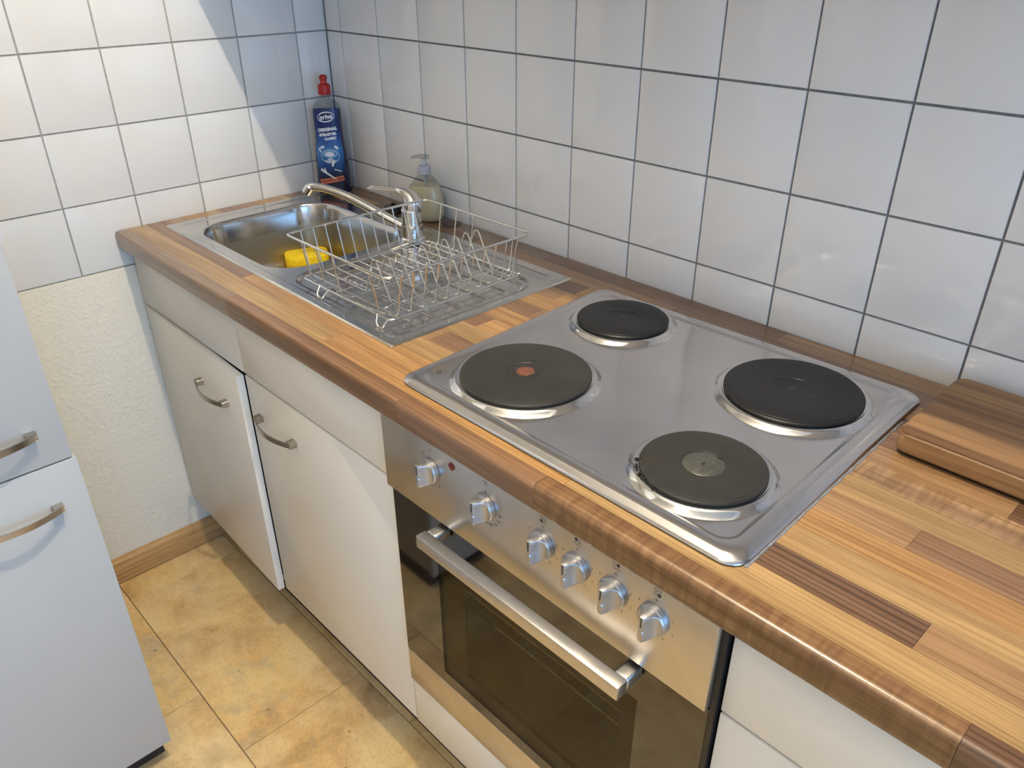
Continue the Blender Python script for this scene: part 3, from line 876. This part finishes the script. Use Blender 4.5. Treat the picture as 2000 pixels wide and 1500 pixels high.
# ------------------------------------------------------------------ base cabinets
def arc_handle(parent, c, along, out, L=.128, mat=M_nickel):
    """bow handle: two posts and an arched strap; c = centre on the front, along/out = unit vectors"""
    c, al, ou = Vector(c), Vector(along), Vector(out); up = Vector((0, 0, 1))
    bm = bmesh.new()
    def addbox(o_, a0, a1, b0, b1, h0, h1):
        r = bmesh.ops.create_cube(bm, size=1)
        for v in r['verts']:
            s = v.co.copy(); v.co = o_ + al * (a0 if s.x < 0 else a1) + ou * (b0 if s.y < 0 else b1) + up * (h0 if s.z < 0 else h1)
        bmesh.ops.bevel(bm, geom=list({e for v in r['verts'] for e in v.link_edges}), offset=.0008, segments=1, affect='EDGES')
    addbox(c, -L / 2 - .007, -L / 2 + .007, 0.0002, .0145, -.0055, .0055); addbox(c, L / 2 - .007, L / 2 + .007, 0.0002, .0145, -.0055, .0055)
    n = 20; prev = None; first = None
    for i in range(n + 1):
        t = i / n; a_ = -L / 2 - .006 + (L + .012) * t; o1 = .0135 + .0165 * (1 - (2 * t - 1) ** 2); th = .0032; hw = .0052
        q = [bm.verts.new(c + al * a_ + ou * (o1 - th) + up * -hw), bm.verts.new(c + al * a_ + ou * o1 + up * -hw), bm.verts.new(c + al * a_ + ou * o1 + up * hw), bm.verts.new(c + al * a_ + ou * (o1 - th) + up * hw)]
        if prev:
            for j in range(4): bm.faces.new((prev[j], q[j], q[(j + 1) % 4], prev[(j + 1) % 4]))
        else: first = q
        prev = q
    bm.faces.new(first[::-1]); bm.faces.new(prev)
    return bm_obj('handle', bm, mat, parent, angle=35)
FT = .016      # front thickness
FB = .166      # underside of the doors
def carcass(root, x0, x1):
    bm = bmesh.new()
    bbox(bm, x0, x0 + .016, -.566, -.03, .150, .8712); bbox(bm, x1 - .016, x1, -.566, -.03, .150, .8712)
    bbox(bm, x0 + .016, x1 - .016, -.566, -.03, .150, .166); bbox(bm, x0 + .016, x1 - .016, -.04, -.03, .166, .8712)
    bbox(bm, x0 + .016, x1 - .016, -.566, -.550, .725, .742)
    bm_obj('carcass', bm, M_carc, root)
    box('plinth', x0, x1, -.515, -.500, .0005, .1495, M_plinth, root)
def front(name, x0, x1, z0, z1, root, mat=M_front): return box(name, x0, x1, YF, YF + FT, z0, z1, mat, root, bev=.0009)
c1 = empty('base_cabinet', (.26, -.3, 0), 'white base cabinet in the corner with its door slightly ajar, leftmost under the worktop', 'cabinet', 'base cabinets under the worktop')
carcass(c1, .013, .5045)
box('filler_strip', .0008, .0125, -.578, -.45, .150, .8712, M_carc, c1)
front('drawer_front', .0145, .5030, .7365, .8690, c1)
dr_ = box('door', 0, .4885, 0, FT, 0, .7315 - FB, M_front, c1, bev=.0009)
arc_handle(dr_, (.3485, 0, .641 - FB), (1, 0, 0), (0, -1, 0), .128)
dr_.location = (.0145, YF, FB); dr_.rotation_euler.z = math.radians(-2.0)
adopt(c1)
c2 = empty('base_cabinet', (.755, -.3, 0), 'white base cabinet with closed door, between the corner cabinet and the oven', 'cabinet', 'base cabinets under the worktop')
carcass(c2, .505, 1.0055)
front('drawer_front', .5062, 1.0040, .7365, .8690, c2)
d2 = front('door', .5062, 1.0040, FB, .7315, c2)
arc_handle(d2, (.6130, YF, .6515), (1, 0, 0), (0, -1, 0), .128)
adopt(c2)
c4 = empty('oven_base', (1.303, -.3, 0), 'white plinth drawer panel directly below the oven', 'cabinet')
box('drawer_front', 1.0085, 1.6040, YF - .002, YF + FT, .168, .2845, M_front, c4, bev=.0009)
bm = bmesh.new(); bbox(bm, 1.010, 1.6035, -.566, -.03, .150, .2860)
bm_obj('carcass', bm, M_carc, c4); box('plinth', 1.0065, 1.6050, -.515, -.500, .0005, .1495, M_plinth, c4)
adopt(c4)
c3 = empty('base_cabinet', (1.91, -.3, 0), 'white base cabinet to the right of the oven', 'cabinet', 'base cabinets under the worktop')
carcass(c3, 1.6070, 2.2070)
front('drawer_front', 1.6082, 2.2060, .7365, .8690, c3); front('door', 1.6082, 2.2060, FB, .7315, c3)
adopt(c3)
c5 = empty('base_cabinet', (2.7, -.3, 0), 'white base cabinet at the right end of the worktop', 'cabinet', 'base cabinets under the worktop')
carcass(c5, 2.2080, 3.185)
front('drawer_front', 2.2092, 3.184, .7365, .8690, c5); front('door', 2.2092, 3.184, FB, .7315, c5)
adopt(c5)

# wall cabinets above the worktop (out of frame, they shade the wall)
uc = empty('wall_cabinet', (1.2, -.18, 1.47), 'white wall cabinets hanging above the worktop', 'cabinet')
box('cabinet_body', .002, 2.4, -.352, -.004, 1.475, 2.12, M_front, uc, bev=.001)
adopt(uc)

# ------------------------------------------------------------------ tall fridge cupboard on the left
fr = empty('fridge_cupboard', (.33, -1.24, 0), 'tall white built-in fridge unit with two bow handles at left', 'fridge')
FX = .627
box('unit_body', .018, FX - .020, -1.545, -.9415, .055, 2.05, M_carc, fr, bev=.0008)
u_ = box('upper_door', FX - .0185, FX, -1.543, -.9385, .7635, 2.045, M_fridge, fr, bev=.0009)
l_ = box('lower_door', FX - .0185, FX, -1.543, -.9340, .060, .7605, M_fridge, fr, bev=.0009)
arc_handle(u_, (FX, -1.049, .8235), (0, 1, 0), (1, 0, 0), .128)
arc_handle(l_, (FX, -1.047, .6860), (0, 1, 0), (1, 0, 0), .128)
box('plinth', .04, FX - .036, -1.54, -.945, .0005, .0545, M_plinth, fr)
adopt(fr)

# ------------------------------------------------------------------ washing-up liquid bottle
bt = empty('dish_soap_bottle', (.062, -.062, ZT), 'dark blue washing-up liquid bottle with red cap in the corner', 'bottle', rotz=math.radians(48))
M_blue = plain('dark_blue_liquid', (.006, .012, .055), .12, 0, .6, coat=.5)
M_lab = None
def mat_label():
    m, nd, lk, p = new_mat('blue_label')
    tc = N(nd, 'ShaderNodeTexCoord'); sp_ = N(nd, 'ShaderNodeSeparateXYZ'); lk.new(tc.outputs['Object'], sp_.inputs[0])
    mr = N(nd, 'ShaderNodeMapRange'); mr.inputs['From Min'].default_value = .02; mr.inputs['From Max'].default_value = .21
    lk.new(sp_.outputs[2], mr.inputs[0])
    c = ramp(nd, lk, mr.outputs[0], [(0, (.004, .006, .02)), (.16, (.006, .02, .07)), (.28, (.01, .075, .26)), (.46, (.04, .20, .50)), (.60, (.02, .09, .32)), (.72, (.008, .025, .14)), (1, (.008, .022, .12))])
    f = noise(nd, lk, mapping(nd, lk, (1, 1, 1)), 38, 3, .5); c2 = ramp(nd, lk, f, [(.4, (.75, .75, .8)), (.65, (1.15, 1.15, 1.15))])
    lk.new(mix(nd, lk, .7, c, c2, 'MULTIPLY'), p.inputs['Base Color']); p.inputs['Roughness'].default_value = .3
    return m
M_lab = mat_label()
M_white = plain('white_print', (.78, .80, .84), .4)
M_silver = plain('silver_print', (.42, .52, .62), .35)
M_navy = plain('navy_print', (.012, .02, .08), .4)
M_orange = plain('orange_print', (.62, .16, .06), .4)
M_redcap = plain('red_cap_plastic', (.42, .018, .015), .35)
def bw(z):      # half width, half depth of the bottle at height z (0 .. .225)
    k = [(0, .040, .0245), (.006, .0425, .0270), (.05, .0420, .027), (.10, .0385, .0255), (.135, .0345, .0240), (.165, .0345, .024), (.195, .0350, .0240), (.211, .0335, .0225), (.2215, .0260, .0180), (.2275, .0165, .0140), (.231, .0112, .0112), (.2385, .0105, .0105)]
    for (a0, b0, c0), (a1, b1, c1_) in zip(k[:-1], k[1:]):
        if z <= a1: t = (z - a0) / (a1 - a0); return b0 + (b1 - b0) * t, c0 + (c1_ - c0) * t
    return k[-1][1], k[-1][2]
def sup(a, w_, d_, e=2.6):
    c_, s_ = math.cos(a), math.sin(a)
    return w_ * math.copysign(abs(c_) ** (2 / e), c_), d_ * math.copysign(abs(s_) ** (2 / e), s_)
def shell(name, zs, mat, grow=0.0):
    n = 48; vs, fs = [], []
    for z in zs:
        w_, d_ = bw(z)
        for k in range(n):
            x, y = sup(2 * PI * k / n, w_ + grow, d_ + grow); vs.append((x, y, z))
    for i in range(len(zs) - 1):
        for k in range(n): fs.append((i * n + k, i * n + (k + 1) % n, (i + 1) * n + (k + 1) % n, (i + 1) * n + k))
    fs.append(tuple(range(n))[::-1]); fs.append(tuple((len(zs) - 1) * n + k for k in range(n)))
    return mesh_obj(name, vs, fs, mat, bt, smooth=False)
o = shell('liquid_body', [0.0005, .004, .01, .03, .05, .07, .09, .11, .13, .15, .165, .178, .190, .203], M_blue); o.data.polygons.foreach_set('use_smooth', [True] * len(o.data.polygons)); o.data.set_sharp_from_angle(angle=math.radians(50))
o = shell('clear_shoulder', [.2032, .207, .211, .215, .2185, .2215, .2245, .2275, .2292, .231, .2385], M_clear); o.data.polygons.foreach_set('use_smooth', [True] * len(o.data.polygons)); o.data.set_sharp_from_angle(angle=math.radians(50))
lathe('cap', [(0, .2385), (.0155, .2385), (.0158, .240), (.0155, .258), (.0135, .262), (.0082, .264), (.0080, .272), (.0100, .2745), (.0095, .280), (.0060, .2835), (0, .284)], M_redcap, bt, n=32)
def conf(x, z, lift):
    """wrap a label point onto the bottle's front (towards -y)"""
    w_, d_ = bw(z); w_ += lift; d_ += lift; e = 2.6
    xx = min(abs(x) / w_, .999); y = d_ * (1 - xx ** e) ** (1 / e); return (x, -y, z)
def patch(name, outline_w, z0, z1, mat, lift, nx_=16, nz_=24, parent=None):
    vs, fs = [], []
    for j in range(nz_ + 1):
        z = z0 + (z1 - z0) * j / nz_; hw_ = outline_w(z)
        for i in range(nx_ + 1): vs.append(conf(-hw_ + 2 * hw_ * i / nx_, z, lift))
    for j in range(nz_):
        for i in range(nx_): a_ = j * (nx_ + 1) + i; fs.append((a_, a_ + 1, a_ + nx_ + 2, a_ + nx_ + 1))
    return mesh_obj(name, vs, fs, mat, parent or bt, smooth=True)
lw = lambda z: min(bw(z)[0] * .88, .0335) * (1 if z > .02 else .97)
lab = patch('label', lw, .012, .2085, M_lab, .0004)
def flat(items, mat, lift, name='print'):
    bm = bmesh.new()
    for vs_, fs_ in items:
        V = [bm.verts.new(conf(v[0], v[1], lift)) for v in vs_]
        for f in fs_:
            try: bm.faces.new([V[i] for i in f])
            except ValueError: pass
    return tag(bm_obj(name, bm, mat, lab), kind='stuff' if len(items) > 1 or 'letter' in name else None)
def ell(cx, cy, a_, b_, rot=0, n=28):
    c_, s_ = math.cos(rot), math.sin(rot); pts = [(cx, cy)]
    for k in range(n):
        x, y = a_ * math.cos(2 * PI * k / n), b_ * math.sin(2 * PI * k / n); pts.append((cx + x * c_ - y * s_, cy + x * s_ + y * c_))
    return pts, [(0, 1 + k, 1 + (k + 1) % n) for k in range(n)]
def strip(p, q, w0, w1, n=6):
    a_, b_ = Vector(p), Vector(q); d_ = (b_ - a_).normalized(); s_ = Vector((-d_.y, d_.x)); v = []
    for k in range(n + 1):
        t = k / n; c_ = a_ + (b_ - a_) * t; ww = w0 + (w1 - w0) * t; v += [tuple(c_ - s_ * ww), tuple(c_ + s_ * ww)]
    return v, [(2 * k, 2 * k + 1, 2 * k + 3, 2 * k + 2) for k in range(n)]
def tx(s, x, z, size, bold=0., shear=0., rot=0.):
    v, f = text_geo(s, size, bold, shear); c_, s_ = math.cos(rot), math.sin(rot)
    return [(x + p.x * c_ - p.y * s_, z + p.x * s_ + p.y * c_) for p in v], f
flat([ell(0, .1890, .0212, .0125, .12)], M_white, .0006, 'logo_oval')
flat([ell(0, .1890, .0180, .0098, .12)], M_navy, .0007, 'logo_field')
flat([tx('priva', 0, .1890, .0165, .0006, .15, .1)], M_white, .0009, 'logo_lettering')
flat([tx('ORIGINAL', 0, .1590, .0105, .0007, .2, .1), tx('SPÜLMITTEL', 0, .1470, .0080, .0006, .2, .1), tx('CLASSIC', .005, .1370, .0078, .0006, .2, .1)], M_white, .0007, 'lettering')
flat([ell(.001, .094, .0235, .0175), ], M_silver, .0006, 'pot_picture')
flat([ell(.001, .100, .0190, .0100)], plain('pale_blue_print', (.20, .42, .62), .35), .0008, 'pot_inside')
flat([ell(.000, .099, .0115, .0055), strip((-.021, .115), (-.012, .118), .003, .003), strip((.014, .119), (.022, .112), .003, .003)], M_white, .0010, 'pot_shine')
flat([strip((-.025, .1145), (-.031 + .009, .104), .0022, .0015), strip((.010, .085), (.004, .069), .0035, .0022), strip((-.026, .062), (.012, .036), .0034, .0008), strip((-.017, .066), (-.012, .052), .0014, .0010), strip((.008, .062), (.026, .056), .0010, .0010)], M_white, .0011, 'cutlery_picture')
flat([strip((-.031, .0295), (.030, .0395), .0062, .0062, 12)], M_orange, .0006, 'banner')
flat([tx('KRAFTVOLL & SPARSAM', 0, .0345, .0052, .0003, .1, .16)], M_navy, .0008, 'banner_lettering')

# ------------------------------------------------------------------ liquid soap dispenser
so = empty('soap_dispenser', (.425, -.046, ZT), 'clear pump bottle of cream hand soap behind the tap', 'bottle', rotz=math.radians(28))
M_cream = plain('cream_soap', (.74, .64, .40), .25, 0, .5, coat=.6)
def cshell(name, prof, mat, n=40, e=2.2):
    vs, fs = [], []
    for z, w_, d_ in prof:
        for k in range(n):
            x, y = sup(2 * PI * k / n, w_, d_, e); vs.append((x, y, z))
    for i in range(len(prof) - 1):
        for k in range(n): fs.append((i * n + k, i * n + (k + 1) % n, (i + 1) * n + (k + 1) % n, (i + 1) * n + k))
    fs.append(tuple(range(n))[::-1]); fs.append(tuple((len(prof) - 1) * n + k for k in range(n)))
    o_ = mesh_obj(name, vs, fs, mat, so); o_.data.polygons.foreach_set('use_smooth', [True] * len(o_.data.polygons)); o_.data.set_sharp_from_angle(angle=math.radians(50)); return o_
cshell('soap', [(.0012, .028, .019), (.005, .0335, .0225), (.020, .0368, .024), (.040, .0370, .0240), (.058, .0345, .0228), (.068, .0312, .0212), (.0735, .0288, .0198)], M_cream)
cshell('clear_shell', [(.0003, .0285, .0195), (.004, .0345, .0232), (.020, .0376, .0246), (.040, .0378, .0248), (.058, .0353, .0236), (.070, .0312, .0212), (.082, .0240, .0172), (.090, .0165, .0140), (.094, .0112, .0112), (.0965, .0108, .0108)], M_clear)
M_pump = plain('pale_translucent_plastic', (.60, .62, .68), .3, 0, .5, trans=.35)
lathe('collar', [(0, .0965), (.0118, .0965), (.0122, .098), (.0122, .1015), (.0115, .102), (.0122, .1025), (.0122, .1065), (.0115, .107), (.0120, .1075), (.0120, .1110), (.010, .1125), (0, .1128)], M_pump, so, n=32)
lathe('pump_stem', [(0, .1128), (.0050, .1128), (.0050, .126), (0, .1262)], M_pump, so, n=20)
tube('pump_head', [(.011, 0, .1295), (.004, 0, .1305), (-.010, 0, .1300), (-.020, -.001, .1280), (-.025, -.0012, .1255)], [.0042, .0052, .0042, .0030, .0026], M_clear, so, n=14)
tube('dip_tube', [(0, 0, .095), (.001, 0, .074)], .0022, M_pump, so, n=10)
vs, fs = [], []
for j in range(13):
    z = .014 + .050 * j / 12
    for i in range(9):
        x = -.0325 + .026 * i / 8; w_, d_ = .0379, .0250; xx = min(abs(x) / w_, .99); y = -d_ * (1 - xx ** 2.2) ** (1 / 2.2) - .0004; vs.append((x * (1 - .1 * max(0, (z - .045) / .02)), y, z))
for j in range(12):
    for i in range(8): a_ = j * 9 + i; fs.append((a_, a_ + 1, a_ + 10, a_ + 9))
mesh_obj('label', vs, fs, plain('off_white_label', (.66, .66, .64), .5), so, smooth=True)

for ch in so.children:       # sized on the photograph
    for v in ch.data.vertices: v.co.x *= 1.18; v.co.y *= 1.18; v.co.z *= 1.115
# ------------------------------------------------------------------ small things
pg = empty('sink_plug', (.322, -.067, ZT), 'small black rubber sink plug lying at the wall behind the tap', 'plug')
lathe('plug_disc', [(0, .0004), (.0235, .0004), (.0245, .004), (.0215, .0095), (.0225, .0105), (.0210, .0150), (.006, .0160), (0, .0160)], M_dark, pg, n=40)
lathe('plug_knob', [(0, .016), (.0045, .016), (.0040, .0195), (.0050, .0215), (.003, .0235), (0, .0236)], M_dark, pg, n=20)
lid = lathe('clear_lid', [(0, 0.0004), (.0215, .0004), (.0225, .002), (.0222, .0052), (.0195, .0058), (.0185, .0030), (0, .0026)], M_clear, None, n=40)
lid.location = (.4985, -.033, ZT); tag(lid, 'small clear plastic lid lying beside the soap dispenser', 'lid')

sg = empty('sponge', (.166, -.228, .7756), 'yellow grip sponge with dark scouring pad in the sink bowl', 'sponge', rotz=math.radians(64))
M_sp = plain('yellow_foam', (.86, .62, .012), .75, nscale=260, namt=.16, bmp=.6)
def sponge():
    L, Wd, H = .106, .072, .040; nx_, ny_ = 26, 20; top, bot = [], []
    vs, fs = [], []
    def wy(t, z):   # side profile: grip groove low down
        return 1 - .10 * math.exp(-((z - .012) / .006) ** 2)
    sec = []
    for k in range(40):
        a_ = 2 * PI * k / 40; c_, s_ = math.cos(a_), math.sin(a_)
        sec.append((math.copysign(abs(c_) ** .42, c_), math.copysign(abs(s_) ** .5, s_)))
    zs = [0.0068, .008, .012, .016, .020, .026, .032, .0345, .036]
    for z in zs:
        k_ = 1.0
        if z < .009: k_ = .985
        elif z < .015: k_ = .93
        elif z > .033: k_ = {.0345: .965, .036: .90}[z]
        for c_, s_ in sec: vs.append((L / 2 * c_ * k_, Wd / 2 * s_ * k_, z + .0012 * math.sin(c_ * 3)))
    n = 40
    for i in range(len(zs) - 1):
        for k in range(n): fs.append((i * n + k, i * n + (k + 1) % n, (i + 1) * n + (k + 1) % n, (i + 1) * n + k))
    fs.append(tuple(range(n))[::-1]); fs.append(tuple((len(zs) - 1) * n + k for k in range(n)))
    o_ = mesh_obj('foam', vs, fs, M_sp, sg); o_.data.polygons.foreach_set('use_smooth', [True] * len(o_.data.polygons)); o_.data.set_sharp_from_angle(angle=math.radians(40))
sponge()
box('scouring_pad', -.0465, .0465, -.0315, .0315, 0, .0068, plain('dark_green_pad', (.015, .03, .02), .9, nscale=300, namt=.5), sg, bev=.002)

cb = prism('chopping_board', rrect(1.6, 1.94, -.232, -.024, .016, 6), .0, .0275, M_board)
for v in cb.data.vertices: v.co.z += ZT + .0055
bm = bmesh.new(); bm.from_mesh(cb.data)
es = [e for e in bm.edges if abs(e.verts[0].co.z - e.verts[1].co.z) < 1e-6]
bmesh.ops.bevel(bm, geom=es, offset=.0035, segments=3, affect='EDGES'); bm.to_mesh(cb.data); bm.free()
cb.data.polygons.foreach_set('use_smooth', [True] * len(cb.data.polygons)); cb.data.set_sharp_from_angle(angle=math.radians(40))
tag(cb, 'thick brown wooden chopping board lying on the worktop right of the hob', 'board')
for x, y in ((1.635, -.20), (1.635, -.055), (1.905, -.20), (1.905, -.055)):
    lathe('foot', [(0, ZT + .0002), (.009, ZT + .0002), (.010, ZT + .0056), (0, ZT + .0056)], M_dark, cb, n=20, loc=(x, y, 0))

# ceiling lamp housing around the bulb (out of frame)
cl = empty('ceiling_lamp', (LAMP[0], LAMP[1], 2.5), 'small round ceiling lamp above the worktop edge', 'lamp', 'ceiling lamps')
lathe('lamp_base', [(0, 2.47), (.05, 2.47), (.06, 2.48), (.06, 2.4995), (0, 2.4995)], M_paint, cl, loc=(LAMP[0], LAMP[1], 0), n=40)
adopt(cl)

rl = empty('ceiling_lamp', (FILL_LAMP[0], FILL_LAMP[1], 2.5), 'added unseen fill lamp on the room ceiling', 'lamp', 'ceiling lamps')  # fixture added to go with the unseen fill light
lathe('lamp_base', [(0, 2.475), (.10, 2.475), (.11, 2.485), (.11, 2.4995), (0, 2.4995)], M_paint, rl, loc=(FILL_LAMP[0], FILL_LAMP[1], 0), n=40)
adopt(rl)
